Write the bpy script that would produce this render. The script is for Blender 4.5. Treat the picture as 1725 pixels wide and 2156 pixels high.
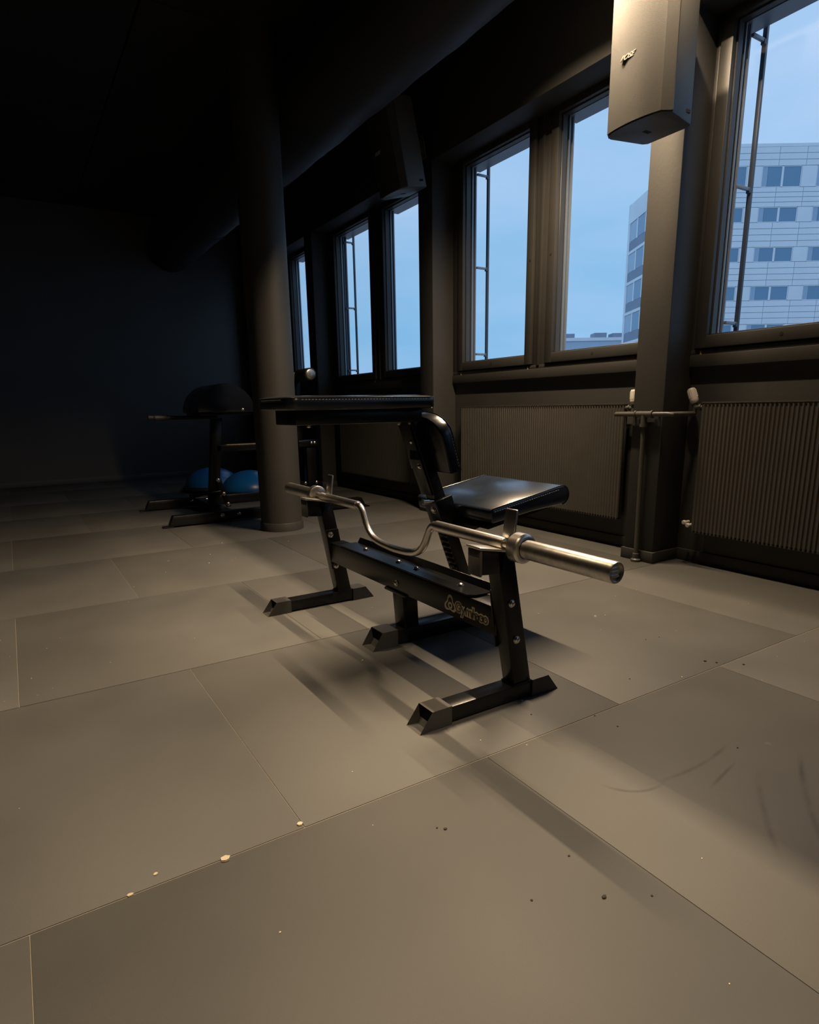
import bpy, bmesh, math, random
from mathutils import Vector, Matrix
random.seed(7)
for _o in list(bpy.data.objects):
    bpy.data.objects.remove(_o)
S = bpy.context.scene
COL = S.collection
PI = math.pi

# ------------------------------------------------------------------ camera
CAM_H = 0.865
YAW, PITCH, ROLL = 0.559734544, -0.238179827, -0.0171009261
F_PX, W_PX = 1310.41, 1725.0
cd = bpy.data.cameras.new('camera')
cam = bpy.data.objects.new('camera', cd); COL.objects.link(cam)
fwd = Vector((math.sin(YAW)*math.cos(PITCH), math.cos(YAW)*math.cos(PITCH), math.sin(PITCH)))
rt = Vector((math.cos(YAW), -math.sin(YAW), 0)); up = rt.cross(fwd)
r2 = rt*math.cos(ROLL)+up*math.sin(ROLL); u2 = -rt*math.sin(ROLL)+up*math.cos(ROLL)
M = Matrix((r2, u2, -fwd)).transposed().to_4x4(); M.translation = (0, 0, CAM_H)
cam.matrix_world = M
cd.sensor_fit = 'HORIZONTAL'; cd.sensor_width = 36.0
cd.lens = F_PX/W_PX*36.0
cd.shift_y = (1175-1078)/W_PX
cd.clip_start = 0.02; cd.clip_end = 600
S.camera = cam

# ------------------------------------------------------------------ view + sky
vs = S.view_settings
vs.view_transform = 'Standard'; vs.look = 'None'; vs.gamma = 1.0; vs.exposure = 0.0
vs.use_curve_mapping = False
SKY_STRENGTH = 1.0
wd = bpy.data.worlds.new('dusk_sky'); S.world = wd; wd.use_nodes = True
nt = wd.node_tree; nt.nodes.clear()
def N(t, ty, **kw):
    n = t.nodes.new(ty)
    for k, v in kw.items(): setattr(n, k, v)
    return n
wo = N(nt, 'ShaderNodeOutputWorld'); bg = N(nt, 'ShaderNodeBackground')
tc = N(nt, 'ShaderNodeTexCoord')
sep = N(nt, 'ShaderNodeSeparateXYZ'); nt.links.new(tc.outputs['Generated'], sep.inputs[0])
mp = N(nt, 'ShaderNodeMapping'); mp.inputs['Scale'].default_value = (1.2, 1.2, 4.5)
nt.links.new(tc.outputs['Generated'], mp.inputs[0])
nz = N(nt, 'ShaderNodeTexNoise'); nz.inputs['Scale'].default_value = 2.2; nz.inputs['Detail'].default_value = 5; nz.inputs['Roughness'].default_value = .5
nt.links.new(mp.outputs[0], nz.inputs['Vector'])
# overcast dusk: a little brighter and paler the higher one looks, faint cloud streaks
ma = N(nt, 'ShaderNodeMath', operation='MULTIPLY_ADD'); nt.links.new(sep.outputs[2], ma.inputs[0]); ma.inputs[1].default_value = 0.75; ma.inputs[2].default_value = -0.02
mb_ = N(nt, 'ShaderNodeMath', operation='MULTIPLY_ADD'); nt.links.new(nz.outputs['Fac'], mb_.inputs[0]); mb_.inputs[1].default_value = 0.8; mb_.inputs[2].default_value = -0.30
ad = N(nt, 'ShaderNodeMath', operation='ADD', use_clamp=True); nt.links.new(ma.outputs[0], ad.inputs[0]); nt.links.new(mb_.outputs[0], ad.inputs[1])
cr = N(nt, 'ShaderNodeValToRGB')
cr.color_ramp.elements[0].position = 0.0; cr.color_ramp.elements[0].color = (0.25, 0.55, 0.86, 1)
cr.color_ramp.elements[1].position = 0.62; cr.color_ramp.elements[1].color = (0.56, 0.72, 1.0, 1)
nt.links.new(ad.outputs[0], cr.inputs[0]); nt.links.new(cr.outputs[0], bg.inputs[0])
bg.inputs[1].default_value = SKY_STRENGTH
nt.links.new(bg.outputs[0], wo.inputs[0])

# linear ceiling lamps: (x, z, y0, y1, watts); last one added as foreground fill; fixtures built further down
LAMPS = [(2.43, 2.94, 1.72, 2.95, 104.0), (.72, 3.05, 1.85, 2.85, 94.0), (.72, 3.05, -1.7, -.7, 72.0)]
LAMP_SPREAD = [math.radians(a) for a in (128, 145, 145)]      # louvred: nothing leaves near the horizontal
LAMP_COLOR = (1.0, 0.75, 0.48)

# ------------------------------------------------------------------ materials
def mat(name, col, rough=.5, metal=0.0, spec=.5, noise=None, bump=None, coat=0.0, emis=None):
    m = bpy.data.materials.new(name); m.use_nodes = True
    t = m.node_tree; b = t.nodes['Principled BSDF']
    b.inputs['Base Color'].default_value = (*col, 1); b.inputs['Roughness'].default_value = rough
    b.inputs['Metallic'].default_value = metal; b.inputs['Specular IOR Level'].default_value = spec
    b.inputs['Coat Weight'].default_value = coat
    co = N(t, 'ShaderNodeTexCoord')
    if noise:   # (scale, amount) colour variation
        n = N(t, 'ShaderNodeTexNoise'); n.inputs['Scale'].default_value = noise[0]; n.inputs['Detail'].default_value = 6
        t.links.new(co.outputs['Object'], n.inputs['Vector'])
        r = N(t, 'ShaderNodeMapRange'); r.inputs[1].default_value = .25; r.inputs[2].default_value = .75
        r.inputs[3].default_value = 1-noise[1]; r.inputs[4].default_value = 1+noise[1]
        t.links.new(n.outputs['Fac'], r.inputs[0])
        x = N(t, 'ShaderNodeVectorMath', operation='SCALE'); x.inputs[0].default_value = col
        t.links.new(r.outputs[0], x.inputs['Scale']); t.links.new(x.outputs[0], b.inputs['Base Color'])
    if bump:    # (scale, strength)
        n = N(t, 'ShaderNodeTexNoise'); n.inputs['Scale'].default_value = bump[0]; n.inputs['Detail'].default_value = 4
        t.links.new(co.outputs['Object'], n.inputs['Vector'])
        u = N(t, 'ShaderNodeBump'); u.inputs['Strength'].default_value = bump[1]; u.inputs['Distance'].default_value = .004
        t.links.new(n.outputs['Fac'], u.inputs['Height']); t.links.new(u.outputs[0], b.inputs['Normal'])
    return m
MT = {}
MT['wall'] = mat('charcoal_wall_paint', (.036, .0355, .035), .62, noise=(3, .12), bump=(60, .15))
MT['bulkhead'] = mat('shade_darkened_bulkhead_paint', (.025, .0247, .024), .62, noise=(3, .12), bump=(60, .15))  # wall paint made darker: shade above the windows put into the colour
MT['farwall'] = mat('black_wall_paint', (.085, .086, .090), .6, noise=(2, .1))
MT['ceil'] = mat('black_ceiling', (.010, .010, .011), .8)
MT['duct'] = mat('black_duct_fabric', (.018, .018, .019), .55, bump=(14, .4))
MT['column'] = mat('column_paint', (.042, .041, .039), .55, noise=(4, .08), bump=(90, .12))
MT['frame'] = mat('window_frame_paint', (.036, .035, .0335), .45, noise=(5, .1))
MT['alu'] = mat('outer_aluminium', (.25, .27, .30), .4, .3)
MT['rail'] = mat('shade_rail_metal', (.10, .11, .13), .45, .4)
MT['radiator'] = mat('radiator_enamel', (.062, .058, .052), .5, noise=(6, .08))
MT['pipe'] = mat('painted_pipe', (.07, .067, .06), .45)
MT['knob'] = mat('off_white_plastic', (.62, .58, .52), .45)
MT['brass'] = mat('brass_peg', (.70, .52, .25), .35, .7)
MT['dark'] = mat('dark_hole', (.004, .004, .004), .9)
MT['speaker'] = mat('speaker_shell', (.07, .069, .066), .55, bump=(300, .05))
MT['grille'] = mat('speaker_grille', (.030, .029, .0265), .55, noise=(120, .1), bump=(500, .2))
MT['badge'] = mat('badge_silver', (.75, .72, .66), .3, .6)
MT['coat'] = mat('black_powder_coat', (.005, .005, .006), .28, spec=.32, bump=(500, .05))
MT['rubber'] = mat('black_rubber', (.034, .033, .031), .5, noise=(20, .2), bump=(150, .1))
MT['leather'] = mat('black_sky_tinted_leatherette', (.007, .009, .014), .24, spec=.6, bump=(220, .03))  # bluish cast of sky light put into the base colour
MT['seat'] = mat('worn_sky_tinted_seat', (.013, .021, .038), .23, spec=1.0, noise=(25, .25), bump=(90, .02))  # worn, with the blue window reflection tinted into the colour
MT['stitch'] = mat('pale_stitching', (.55, .52, .47), .6)
MT['chrome'] = mat('brushed_steel', (.68, .64, .59), .32, 1.0, noise=(35, .1))
MT['sleeve'] = mat('worn_steel_sleeve', (.60, .57, .52), .34, 1.0, noise=(60, .2))
MT['bolt'] = mat('zinc_bolt', (.66, .64, .60), .25, 1.0)
MT['decalgold'] = mat('pale_gold_print', (.46, .39, .26), .4)
MT['decalblack'] = mat('black_print', (.006, .006, .006), .4)
MT['bosu'] = mat('blue_vinyl', (.010, .13, .42), .32, spec=.5)
MT['bosubase'] = mat('dark_plastic', (.02, .02, .025), .5)
MT['crumb'] = mat('pale_crumbs', (.55, .48, .34), .8)
MT['crumbd'] = mat('dark_crumbs', (.01, .01, .01), .8)
MT['bwhite'] = mat('white_cladding', (.80, .81, .84), .6, noise=(.6, .05))
MT['bgrey'] = mat('grey_cladding', (.24, .28, .36), .6, noise=(.5, .08))
MT['bglass'] = mat('office_glass', (.17, .29, .42), .15, spec=.6)
MT['bglass2'] = mat('blind_glass', (.36, .46, .58), .25)
MT['bdark'] = mat('joint_dark', (.64, .68, .74), .7)
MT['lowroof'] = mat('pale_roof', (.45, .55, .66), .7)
MT['ground'] = mat('asphalt', (.30, .30, .31), .9)
MT['housing'] = mat('lamp_housing', (.02, .02, .02), .5)

def floor_material():
    m = bpy.data.materials.new('rubber_floor'); m.use_nodes = True
    t = m.node_tree; b = t.nodes['Principled BSDF']; L = t.links.new
    g = N(t, 'ShaderNodeNewGeometry')
    oi = N(t, 'ShaderNodeObjectInfo')
    n1 = N(t, 'ShaderNodeTexNoise'); n1.inputs['Scale'].default_value = 2.2; n1.inputs['Detail'].default_value = 6; L(g.outputs['Position'], n1.inputs['Vector'])
    n2 = N(t, 'ShaderNodeTexNoise'); n2.inputs['Scale'].default_value = 900; n2.inputs['Detail'].default_value = 2; L(g.outputs['Position'], n2.inputs['Vector'])
    def rng(src, a, c, lo, hi):
        r = N(t, 'ShaderNodeMapRange'); L(src, r.inputs[0]); r.inputs[1].default_value = a; r.inputs[2].default_value = c
        r.inputs[3].default_value = lo; r.inputs[4].default_value = hi; return r.outputs[0]
    def mth(op, a, c=None, clamp=False):
        n = N(t, 'ShaderNodeMath', operation=op, use_clamp=clamp)
        for i, v in enumerate((a, c)):
            if v is None: continue
            if isinstance(v, (int, float)): n.inputs[i].default_value = v
            else: L(v, n.inputs[i])
        return n.outputs[0]
    k = mth('MULTIPLY', rng(n1.outputs['Fac'], .3, .7, .90, 1.10), rng(n2.outputs['Fac'], .3, .7, .94, 1.06))
    k = mth('MULTIPLY', k, rng(oi.outputs['Random'], 0, 1, .965, 1.035))
    sc = N(t, 'ShaderNodeVectorMath', operation='SCALE'); sc.inputs[0].default_value = FLOOR_ALB; L(k, sc.inputs['Scale'])
    col = sc.outputs[0]
    # chalky smudges: sparse pale blotches
    v = N(t, 'ShaderNodeTexVoronoi'); v.inputs['Scale'].default_value = 7.0; v.inputs['Randomness'].default_value = 1
    n3 = N(t, 'ShaderNodeTexNoise'); n3.inputs['Scale'].default_value = 30; L(g.outputs['Position'], n3.inputs['Vector'])
    off = N(t, 'ShaderNodeVectorMath', operation='MULTIPLY_ADD'); L(n3.outputs['Color'], off.inputs[0]); off.inputs[1].default_value = (.03, .03, 0); L(g.outputs['Position'], off.inputs[2])
    L(off.outputs[0], v.inputs['Vector'])
    sx = N(t, 'ShaderNodeSeparateXYZ'); L(v.outputs['Color'], sx.inputs[0])
    spot = mth('MULTIPLY', rng(v.outputs['Distance'], .03, .075, 1, 0), mth('GREATER_THAN', sx.outputs[0], .90))
    spot = mth('MULTIPLY', spot, mth('MULTIPLY', sx.outputs[1], .6))
    mx = N(t, 'ShaderNodeMix', data_type='RGBA'); L(spot, mx.inputs[0]); L(col, mx.inputs[6]); mx.inputs[7].default_value = (.42, .38, .30, 1)
    col = mx.outputs[2]
    # dark rubber scuff arcs: (cx, cy, radius, half width, angle0, angle1)
    sp = N(t, 'ShaderNodeSeparateXYZ'); L(g.outputs['Position'], sp.inputs[0])
    nn = N(t, 'ShaderNodeTexNoise'); nn.inputs['Scale'].default_value = 9; nn.inputs['Detail'].default_value = 5; L(g.outputs['Position'], nn.inputs['Vector'])
    acc = None
    for (cx, cy, rr, hw, a0, a1) in SCUFFS:
        dx = mth('SUBTRACT', sp.outputs[0], cx); dy = mth('SUBTRACT', sp.outputs[1], cy)
        d = mth('SQRT', mth('ADD', mth('MULTIPLY', dx, dx), mth('MULTIPLY', dy, dy)))
        band = rng(mth('ABSOLUTE', mth('SUBTRACT', d, rr)), 0, hw, 1, 0)
        an = mth('ARCTAN2', dy, dx)
        win = mth('MULTIPLY', rng(an, a0, a0+(a1-a0)*.3, 0, 1), rng(an, a1-(a1-a0)*.3, a1, 1, 0))
        q = mth('MULTIPLY', mth('MULTIPLY', band, win), rng(nn.outputs['Fac'], .35, .6, .15, .8))
        acc = q if acc is None else mth('MAXIMUM', acc, q)
    mx2 = N(t, 'ShaderNodeMix', data_type='RGBA'); L(acc, mx2.inputs[0]); L(col, mx2.inputs[6]); mx2.inputs[7].default_value = (.016, .016, .016, 1)
    L(mx2.outputs[2], b.inputs['Base Color'])
    L(rng(n1.outputs['Fac'], .3, .7, .50, .62), b.inputs['Roughness'])
    b.inputs['Specular IOR Level'].default_value = .35
    bu = N(t, 'ShaderNodeBump'); bu.inputs['Strength'].default_value = .12; bu.inputs['Distance'].default_value = .002
    L(n2.outputs['Fac'], bu.inputs['Height']); L(bu.outputs[0], b.inputs['Normal'])
    return m
FLOOR_ALB = (.075, .074, .071)
# circles through points read off the floor
SCUFFS = [(1.154, .88, .10, .007, -2.95, -1.0), (1.305, 1.548, .768, .008, -1.80, -1.32), (2.059, -.487, 1.34, .010, 2.05, 2.33), (2.2, -.647, 1.458, .010, 2.0, 2.29), (2.688, -6.416, 7.269, .006, 1.748, 1.770)]
MT['floor'] = floor_material()

def glass_material():
    m = bpy.data.materials.new('window_glass'); m.use_nodes = True
    t = m.node_tree; t.nodes.clear()
    o = N(t, 'ShaderNodeOutputMaterial'); a = N(t, 'ShaderNodeBsdfTransparent'); g = N(t, 'ShaderNodeBsdfGlossy')
    a.inputs[0].default_value = (.97, .985, 1, 1); g.inputs['Roughness'].default_value = .02
    lf = N(t, 'ShaderNodeLayerWeight'); lf.inputs[0].default_value = .5
    pw = N(t, 'ShaderNodeMath', operation='POWER'); t.links.new(lf.outputs['Facing'], pw.inputs[0]); pw.inputs[1].default_value = 5
    lw = N(t, 'ShaderNodeMath', operation='MULTIPLY_ADD'); t.links.new(pw.outputs[0], lw.inputs[0]); lw.inputs[1].default_value = .8; lw.inputs[2].default_value = .03
    mx = N(t, 'ShaderNodeMixShader')
    t.links.new(lw.outputs[0], mx.inputs[0]); t.links.new(a.outputs[0], mx.inputs[1]); t.links.new(g.outputs[0], mx.inputs[2])
    t.links.new(mx.outputs[0], o.inputs[0]); return m
MT['jointdust'] = mat('dusty_joint', (.26, .235, .19), .9)
MT['glass'] = glass_material()

def lamp_material():
    m = bpy.data.materials.new('lamp_diffuser'); m.use_nodes = True
    t = m.node_tree; t.nodes.clear()
    o = N(t, 'ShaderNodeOutputMaterial'); e = N(t, 'ShaderNodeEmission')
    e.inputs[0].default_value = (*LAMP_COLOR, 1); e.inputs[1].default_value = 3
    t.links.new(e.outputs[0], o.inputs[0]); return m

# ------------------------------------------------------------------ helpers
def root_origin(p):
    v = Vector((0, 0, 0))
    while p is not None:
        v += p.location; p = p.parent
    return v
def tag(o, label=None, cat=None, group=None, kind=None):
    if label: o['label'] = label
    if cat: o['category'] = cat
    if group: o['group'] = group
    if kind: o['kind'] = kind
    return o
def empty(name, loc, label=None, cat=None, group=None, kind=None):
    o = bpy.data.objects.new(name, None); COL.objects.link(o); o.location = loc
    o.empty_display_size = .05
    return tag(o, label, cat, group, kind)
class MB:
    """collects geometry in world coordinates"""
    def __init__(s): s.bm = bmesh.new()
    def _bev(s, geom_verts, bevel, seg):
        es = set()
        for v in geom_verts:
            for e in v.link_edges: es.add(e)
        bmesh.ops.bevel(s.bm, geom=list(es), offset=bevel, segments=seg, affect='EDGES', profile=.5)
    def box(s, x0, x1, y0, y1, z0, z1, bevel=0, seg=2, rot=None, piv=None):
        c = Vector(((x0+x1)/2, (y0+y1)/2, (z0+z1)/2))
        vs_ = []
        for z in (z0, z1):
            for (x, y) in ((x0, y0), (x1, y0), (x1, y1), (x0, y1)):
                p = Vector((x, y, z))
                if rot is not None:
                    q = Vector(piv) if piv is not None else c
                    p = q + rot @ (p-q)
                vs_.append(s.bm.verts.new(p))
        for f in ((3, 2, 1, 0), (4, 5, 6, 7), (0, 1, 5, 4), (1, 2, 6, 5), (2, 3, 7, 6), (3, 0, 4, 7)):
            s.bm.faces.new([vs_[i] for i in f])
        if bevel: s._bev(vs_, bevel, seg)
        return s
    def prism(s, pts, y0, y1, bevel=0, seg=2, axis='y'):
        """2D outline extruded; axis y: pts are (x, z); axis x: (y, z); axis z: (x, y)"""
        def P(a, b, c):
            return {'y': (a, c, b), 'x': (c, a, b), 'z': (a, b, c)}[axis]
        A = [s.bm.verts.new(P(a, b, y0)) for a, b in pts]; B = [s.bm.verts.new(P(a, b, y1)) for a, b in pts]
        n = len(pts)
        s.bm.faces.new(A); s.bm.faces.new(B[::-1])
        for i in range(n):
            s.bm.faces.new((A[i], B[i], B[(i+1) % n], A[(i+1) % n]))
        if bevel: s._bev(A+B, bevel, seg)
        return s
    def cyl(s, p0, p1, r0, r1=None, seg=20, caps=True):
        p0, p1 = Vector(p0), Vector(p1); r1 = r0 if r1 is None else r1
        d = (p1-p0).normalized(); a = d.orthogonal().normalized(); b = d.cross(a)
        A = []; B = []
        for i in range(seg):
            t = 2*PI*i/seg; u = a*math.cos(t)+b*math.sin(t)
            A.append(s.bm.verts.new(p0+u*r0)); B.append(s.bm.verts.new(p1+u*r1))
        for i in range(seg): s.bm.faces.new((A[i], A[(i+1) % seg], B[(i+1) % seg], B[i]))
        if caps: s.bm.faces.new(A[::-1]); s.bm.faces.new(B)
        return s
    def lathe(s, p0, d, prof, seg=28):
        """profile [(t along d, radius)]"""
        p0 = Vector(p0); d = Vector(d).normalized(); a = d.orthogonal().normalized(); b = d.cross(a)
        rings = []
        for t, r in prof:
            if r < 1e-6: rings.append([s.bm.verts.new(p0+d*t)])
            else: rings.append([s.bm.verts.new(p0+d*t+(a*math.cos(2*PI*i/seg)+b*math.sin(2*PI*i/seg))*r) for i in range(seg)])
        for A, B in zip(rings, rings[1:]):
            for i in range(seg):
                j = (i+1) % seg
                if len(A) == 1 and len(B) == 1: continue
                if len(A) == 1: s.bm.faces.new((A[0], B[j], B[i]))
                elif len(B) == 1: s.bm.faces.new((A[i], A[j], B[0]))
                else: s.bm.faces.new((A[i], A[j], B[j], B[i]))
        return s
    def tube(s, pts, r, seg=16):
        pts = [Vector(p) for p in pts]; n = len(pts)
        T = [(pts[min(i+1, n-1)]-pts[max(i-1, 0)]).normalized() for i in range(n)]
        a = T[0].orthogonal().normalized(); rings = []
        for i in range(n):
            a = (a - T[i]*a.dot(T[i])).normalized(); b = T[i].cross(a)
            rr = r[i] if isinstance(r, (list, tuple)) else r
            rings.append([s.bm.verts.new(pts[i]+(a*math.cos(2*PI*k/seg)+b*math.sin(2*PI*k/seg))*rr) for k in range(seg)])
        for A, B in zip(rings, rings[1:]):
            for k in range(seg): s.bm.faces.new((A[k], A[(k+1) % seg], B[(k+1) % seg], B[k]))
        s.bm.faces.new(rings[0][::-1]); s.bm.faces.new(rings[-1])
        return s
    def build(s, name, m, parent=None, smooth=True, ang=40):
        bmesh.ops.remove_doubles(s.bm, verts=s.bm.verts, dist=1e-6)
        bmesh.ops.recalc_face_normals(s.bm, faces=s.bm.faces)
        me = bpy.data.meshes.new(name)
        o0 = root_origin(parent) if parent else Vector((0, 0, 0))
        if parent: bmesh.ops.translate(s.bm, verts=s.bm.verts, vec=-o0)
        s.bm.to_mesh(me); s.bm.free()
        if smooth:
            for p in me.polygons: p.use_smooth = True
            me.set_sharp_from_angle(angle=math.radians(ang))
        me.materials.append(MT[m] if isinstance(m, str) else m)
        o = bpy.data.objects.new(name, me); COL.objects.link(o)
        if parent: o.parent = parent
        return o
def bx(name, m, parent, *a, **k): return MB().box(*a, **k).build(name, m, parent)
def kids(o): return [c for c in bpy.data.objects if c.parent == o]
def copy_tree(o, parent=None):
    c = o.copy(); COL.objects.link(c); c.parent = parent
    for ch in kids(o): copy_tree(ch, c)
    return c
def single(o, label, cat, group=None, kind=None):
    """put the origin of a one-mesh thing at its base"""
    me = o.data; xs = [v.co for v in me.vertices]
    c = Vector(((min(v.x for v in xs)+max(v.x for v in xs))/2, (min(v.y for v in xs)+max(v.y for v in xs))/2, min(v.z for v in xs)))
    me.transform(Matrix.Translation(-c)); o.location = c
    return tag(o, label, cat, group, kind)
def struct(o): o['kind'] = 'structure'; return o

# ------------------------------------------------------------------ room shell
XW, XF, XP = 3.128, 3.10, 2.91          # lower wall, window frame front, pillar front
XO = 3.24                              # outer face of the window wall
ZC = 3.25                              # ceiling
PW = .19
PIL = [-4.24, -2.12, 0.0, 2.12, 4.243, 6.45, 8.66]   # near edges of the pillars
YB, YE = -4.24, 8.85
XL = -5.2
fl = struct(bx('floor', 'jointdust', None, XL, XO, YB, YE+.2, -.20, -.002))
tile_cache = {}
def floor_tile(x0, x1, y0, y1):
    w, d = round(x1-x0, 3), round(y1-y0, 3)
    if (w, d) not in tile_cache:
        b = MB(); gx, gy = .0006, .0015
        b.box(-w/2+gx, w/2-gx, -d/2+gy, d/2-gy, -.0025, 0, bevel=.0012, seg=2)
        o = b.build('floor_tile', 'floor', None); tile_cache[(w, d)] = o.data
    else:
        o = bpy.data.objects.new('floor_tile', tile_cache[(w, d)]); COL.objects.link(o)
    o.parent = fl; o.location = ((x0+x1)/2, (y0+y1)/2, random.uniform(-.0004, 0)); return o
k0 = -4
for k in range(k0, 8):
    y0 = 1.10+k; y1 = min(y0+1.0, YE)
    if y1-y0 < .05: continue
    off = .415 if k % 2 == 0 else -.09
    x = off-5
    while x < XW-.02:
        a, c = max(x, XL), min(x+1.0, XW)
        if c-a > .03: floor_tile(a, c, y0, y1)
        x += 1.0

ce = struct(bx('ceiling', 'ceil', None, XL, XO, YB, YE+.2, ZC, ZC+.15))
pm = None
yy = 6.16-1.72*6
while yy < YE-.05:
    for xx in (-4.2, -2.9, -1.6, -.3, 1.0, 2.3):
        y1 = min(yy+1.72, YE)
        o = bx('ceiling_panel', 'ceil', ce, xx+.006, min(xx+1.3, XP)-.006, max(yy, YB)+.006, y1-.006, ZC-.045, ZC-.001, bevel=.004)
    yy += 1.72

b = MB(); b.box(XL-.2, XL, YB, YE+.2, -.2, ZC+.15); struct(b.build('wall_left', 'farwall'))
b = MB(); b.box(XL, XO, YB-.2, YB, -.2, ZC+.15); struct(b.build('wall_back', 'farwall'))
b = MB(); b.box(XL, XO, YE, YE+.2, -.022, ZC); struct(b.build('wall_far', 'farwall'))
wr = struct(bx('wall_right', 'wall', None, XW, XO, YB, YE, -.022, 1.05))
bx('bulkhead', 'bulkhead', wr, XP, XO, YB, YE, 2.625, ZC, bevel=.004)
for y in PIL:
    b = MB(); b.box(XP, XO-.025, y, y+PW, 0, 2.63, bevel=.006, seg=2); b.build('pillar', 'wall', wr)
# skirting along the window wall and round the pillars
bs = struct(MB().box(XW-.014, XW, YB, YE, 0, .065, bevel=.003).build('baseboard_right', 'wall'))
for y in PIL:
    bx('pillar_skirting', 'wall', bs, XP-.012, XW, y-.012, y+PW+.012, 0, .062, bevel=.003)
struct(MB().box(XL, XP, YE-.014, YE, 0, .065, bevel=.003).build('baseboard_far', 'farwall'))

# ------------------------------------------------------------------ windows
ZS, ZG0, ZG1, XG = 1.105, 1.197, 2.585, 3.162
def window_bay(n, ya, yb, rail_x=(), ml=.14):
    """opening between pillar faces ya < yb"""
    w = empty('window_%d' % n, (XF, (ya+yb)/2, 1.05), kind='structure')
    mid = (ya+yb)/2-.01
    st = .062                                        # sash stile
    gl = [(mid+.13, yb-ml), (ya+.125, mid-.13)]     # far (left) and near (right) panes
    fr = MB()
    fr.box(XF+.005, XF+.09, ya-.004, ya+.055, ZS, 2.63, bevel=.003)
    fr.box(XF+.005, XF+.09, yb-ml+.07, yb+.004, ZS, 2.63, bevel=.003)
    fr.box(XF+.005, XF+.09, mid-.055, mid+.055, ZS, 2.63, bevel=.003)
    fr.box(XF+.003, XF+.092, ya, yb, ZG1+.055, 2.63, bevel=.003)
    fr.box(XF+.003, XF+.092, ya, yb, ZS, ZS+.024, bevel=.003)
    fo = fr.build('window_frame', 'frame', w)
    # little strip running down the post between the sashes
    MB().box(XF-.004, XF+.01, mid-.012, mid+.012, ZS+.02, 2.62, bevel=.002).build('cover_strip', 'frame', w)
    sl = MB().box(XF-.004, XW+.01, ya+.001, yb-.001, 1.042, ZS, bevel=.004).build('window_sill', 'frame', w)
    for i, (a, c) in enumerate(gl):
        sa, sc = a-st, c+st
        s = MB()
        s.box(XF-.008, XF+.075, sa, a, ZG0-st, ZG1+.05, bevel=.005)
        s.box(XF-.008, XF+.075, c, sc, ZG0-st, ZG1+.05, bevel=.005)
        s.box(XF-.008, XF+.075, a-.003, c+.003, ZG0-st, ZG0, bevel=.005)
        s.box(XF-.008, XF+.075, a-.003, c+.003, ZG1, ZG1+.05, bevel=.005)
        so = s.build('sash', 'frame', w)
        MB().box(XG, XG+.012, a-.006, c+.006, ZG0-.006, ZG1+.006).build('pane', 'glass', so, smooth=False)
        # bead round the glass
        bd = MB()
        for (p, q, r, t_) in ((a-.001, a+.008, ZG0, ZG1), (c-.008, c+.001, ZG0, ZG1), (a, c, ZG0-.001, ZG0+.008), (a, c, ZG1-.008, ZG1+.001)):
            bd.box(XF+.02, XG-.002, p, q, r, t_, bevel=.002, seg=1)
        bd.build('glazing_bead', 'frame', so)
        # espagnolette hole and lock plate on the stiles
        ys = sa+.025 if i == 0 else sc-.03
        MB().cyl((XF-.0095, ys, 1.80), (XF-.007, ys, 1.80), .007).build('key_hole', 'dark', so)
        MB().cyl((XF-.0095, (a+c)/2, ZG0-.030), (XF-.007, (a+c)/2, ZG0-.030), .008).build('key_hole', 'dark', so)
        # brass stop pegs on the sill
        for yp in ((a-.02, ) if i == 1 else (c+.03, a-.03)):
            MB().cyl((XF+.006, yp, ZS-.002), (XF+.006, yp, ZS+.020), .006, .004, seg=10).build('stop_peg', 'brass', w)
        # outer aluminium reveal
        ou = MB(); X0, X1 = XG+.014, XG+.052
        ou.box(X0, X1, a-.05, a-.004, ZG0-.04, ZG1+.03); ou.box(X0, X1, c+.004, c+.05, ZG0-.04, ZG1+.03)
        ou.box(X0, X1, a-.05, c+.05, ZG0-.05, ZG0-.006); ou.box(X0, XG+.13, a-.05, c+.05, ZG1-.004, ZG1+.05)
        ou.box(X0, X0+.010, c-.008, c+.01, ZG0-.01, ZG1); ou.box(X0+.026, X0+.036, c-.014, c+.01, ZG0-.01, ZG1)
        ou.build('outer_frame', 'alu', w)
        # infill between the frame and the outer reveal
    inf = MB()
    inf.box(XF+.085, XO-.025, ya, ya+.075, 1.05, 2.63); inf.box(XF+.085, XO-.025, yb-ml+.05, yb, 1.05, 2.63)
    inf.box(XF+.085, XO-.025, mid-.08, mid+.08, 1.05, 2.63)
    inf.box(XF+.085, XO-.025, ya, yb, 1.05, ZG0-.045); inf.box(XF+.085, XO-.025, ya, yb, ZG1+.045, 2.63)
    inf.build('outer_casing', 'alu', w)
    for rx in rail_x:
        yr = gl[0][1]-.02
        rl = MB().box(rx-.009, rx+.009, yr-.011, yr+.011, ZG0-.05, ZG1+.09, bevel=.003).build('shade_rail', 'rail', w)
        for zz in (2.535, 1.895, 1.262):
            MB().box(XG+.05, rx, yr-.007, yr+.007, zz-.008, zz+.008, bevel=.002).build('bracket_arm', 'alu', rl)
            MB().box(rx-.02, rx+.006, yr-.010, yr+.010, zz-.018, zz+.004, bevel=.002).build('bracket_clip', 'rail', rl)
    return w
RX = XG+.155
for i, (p, q) in enumerate(zip(PIL, PIL[1:])):
    window_bay(i+1, p+PW, q, (RX, XG+.06) if abs(p-4.243) < .01 else (RX,), .088 if p == 0.0 else .14)

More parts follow.
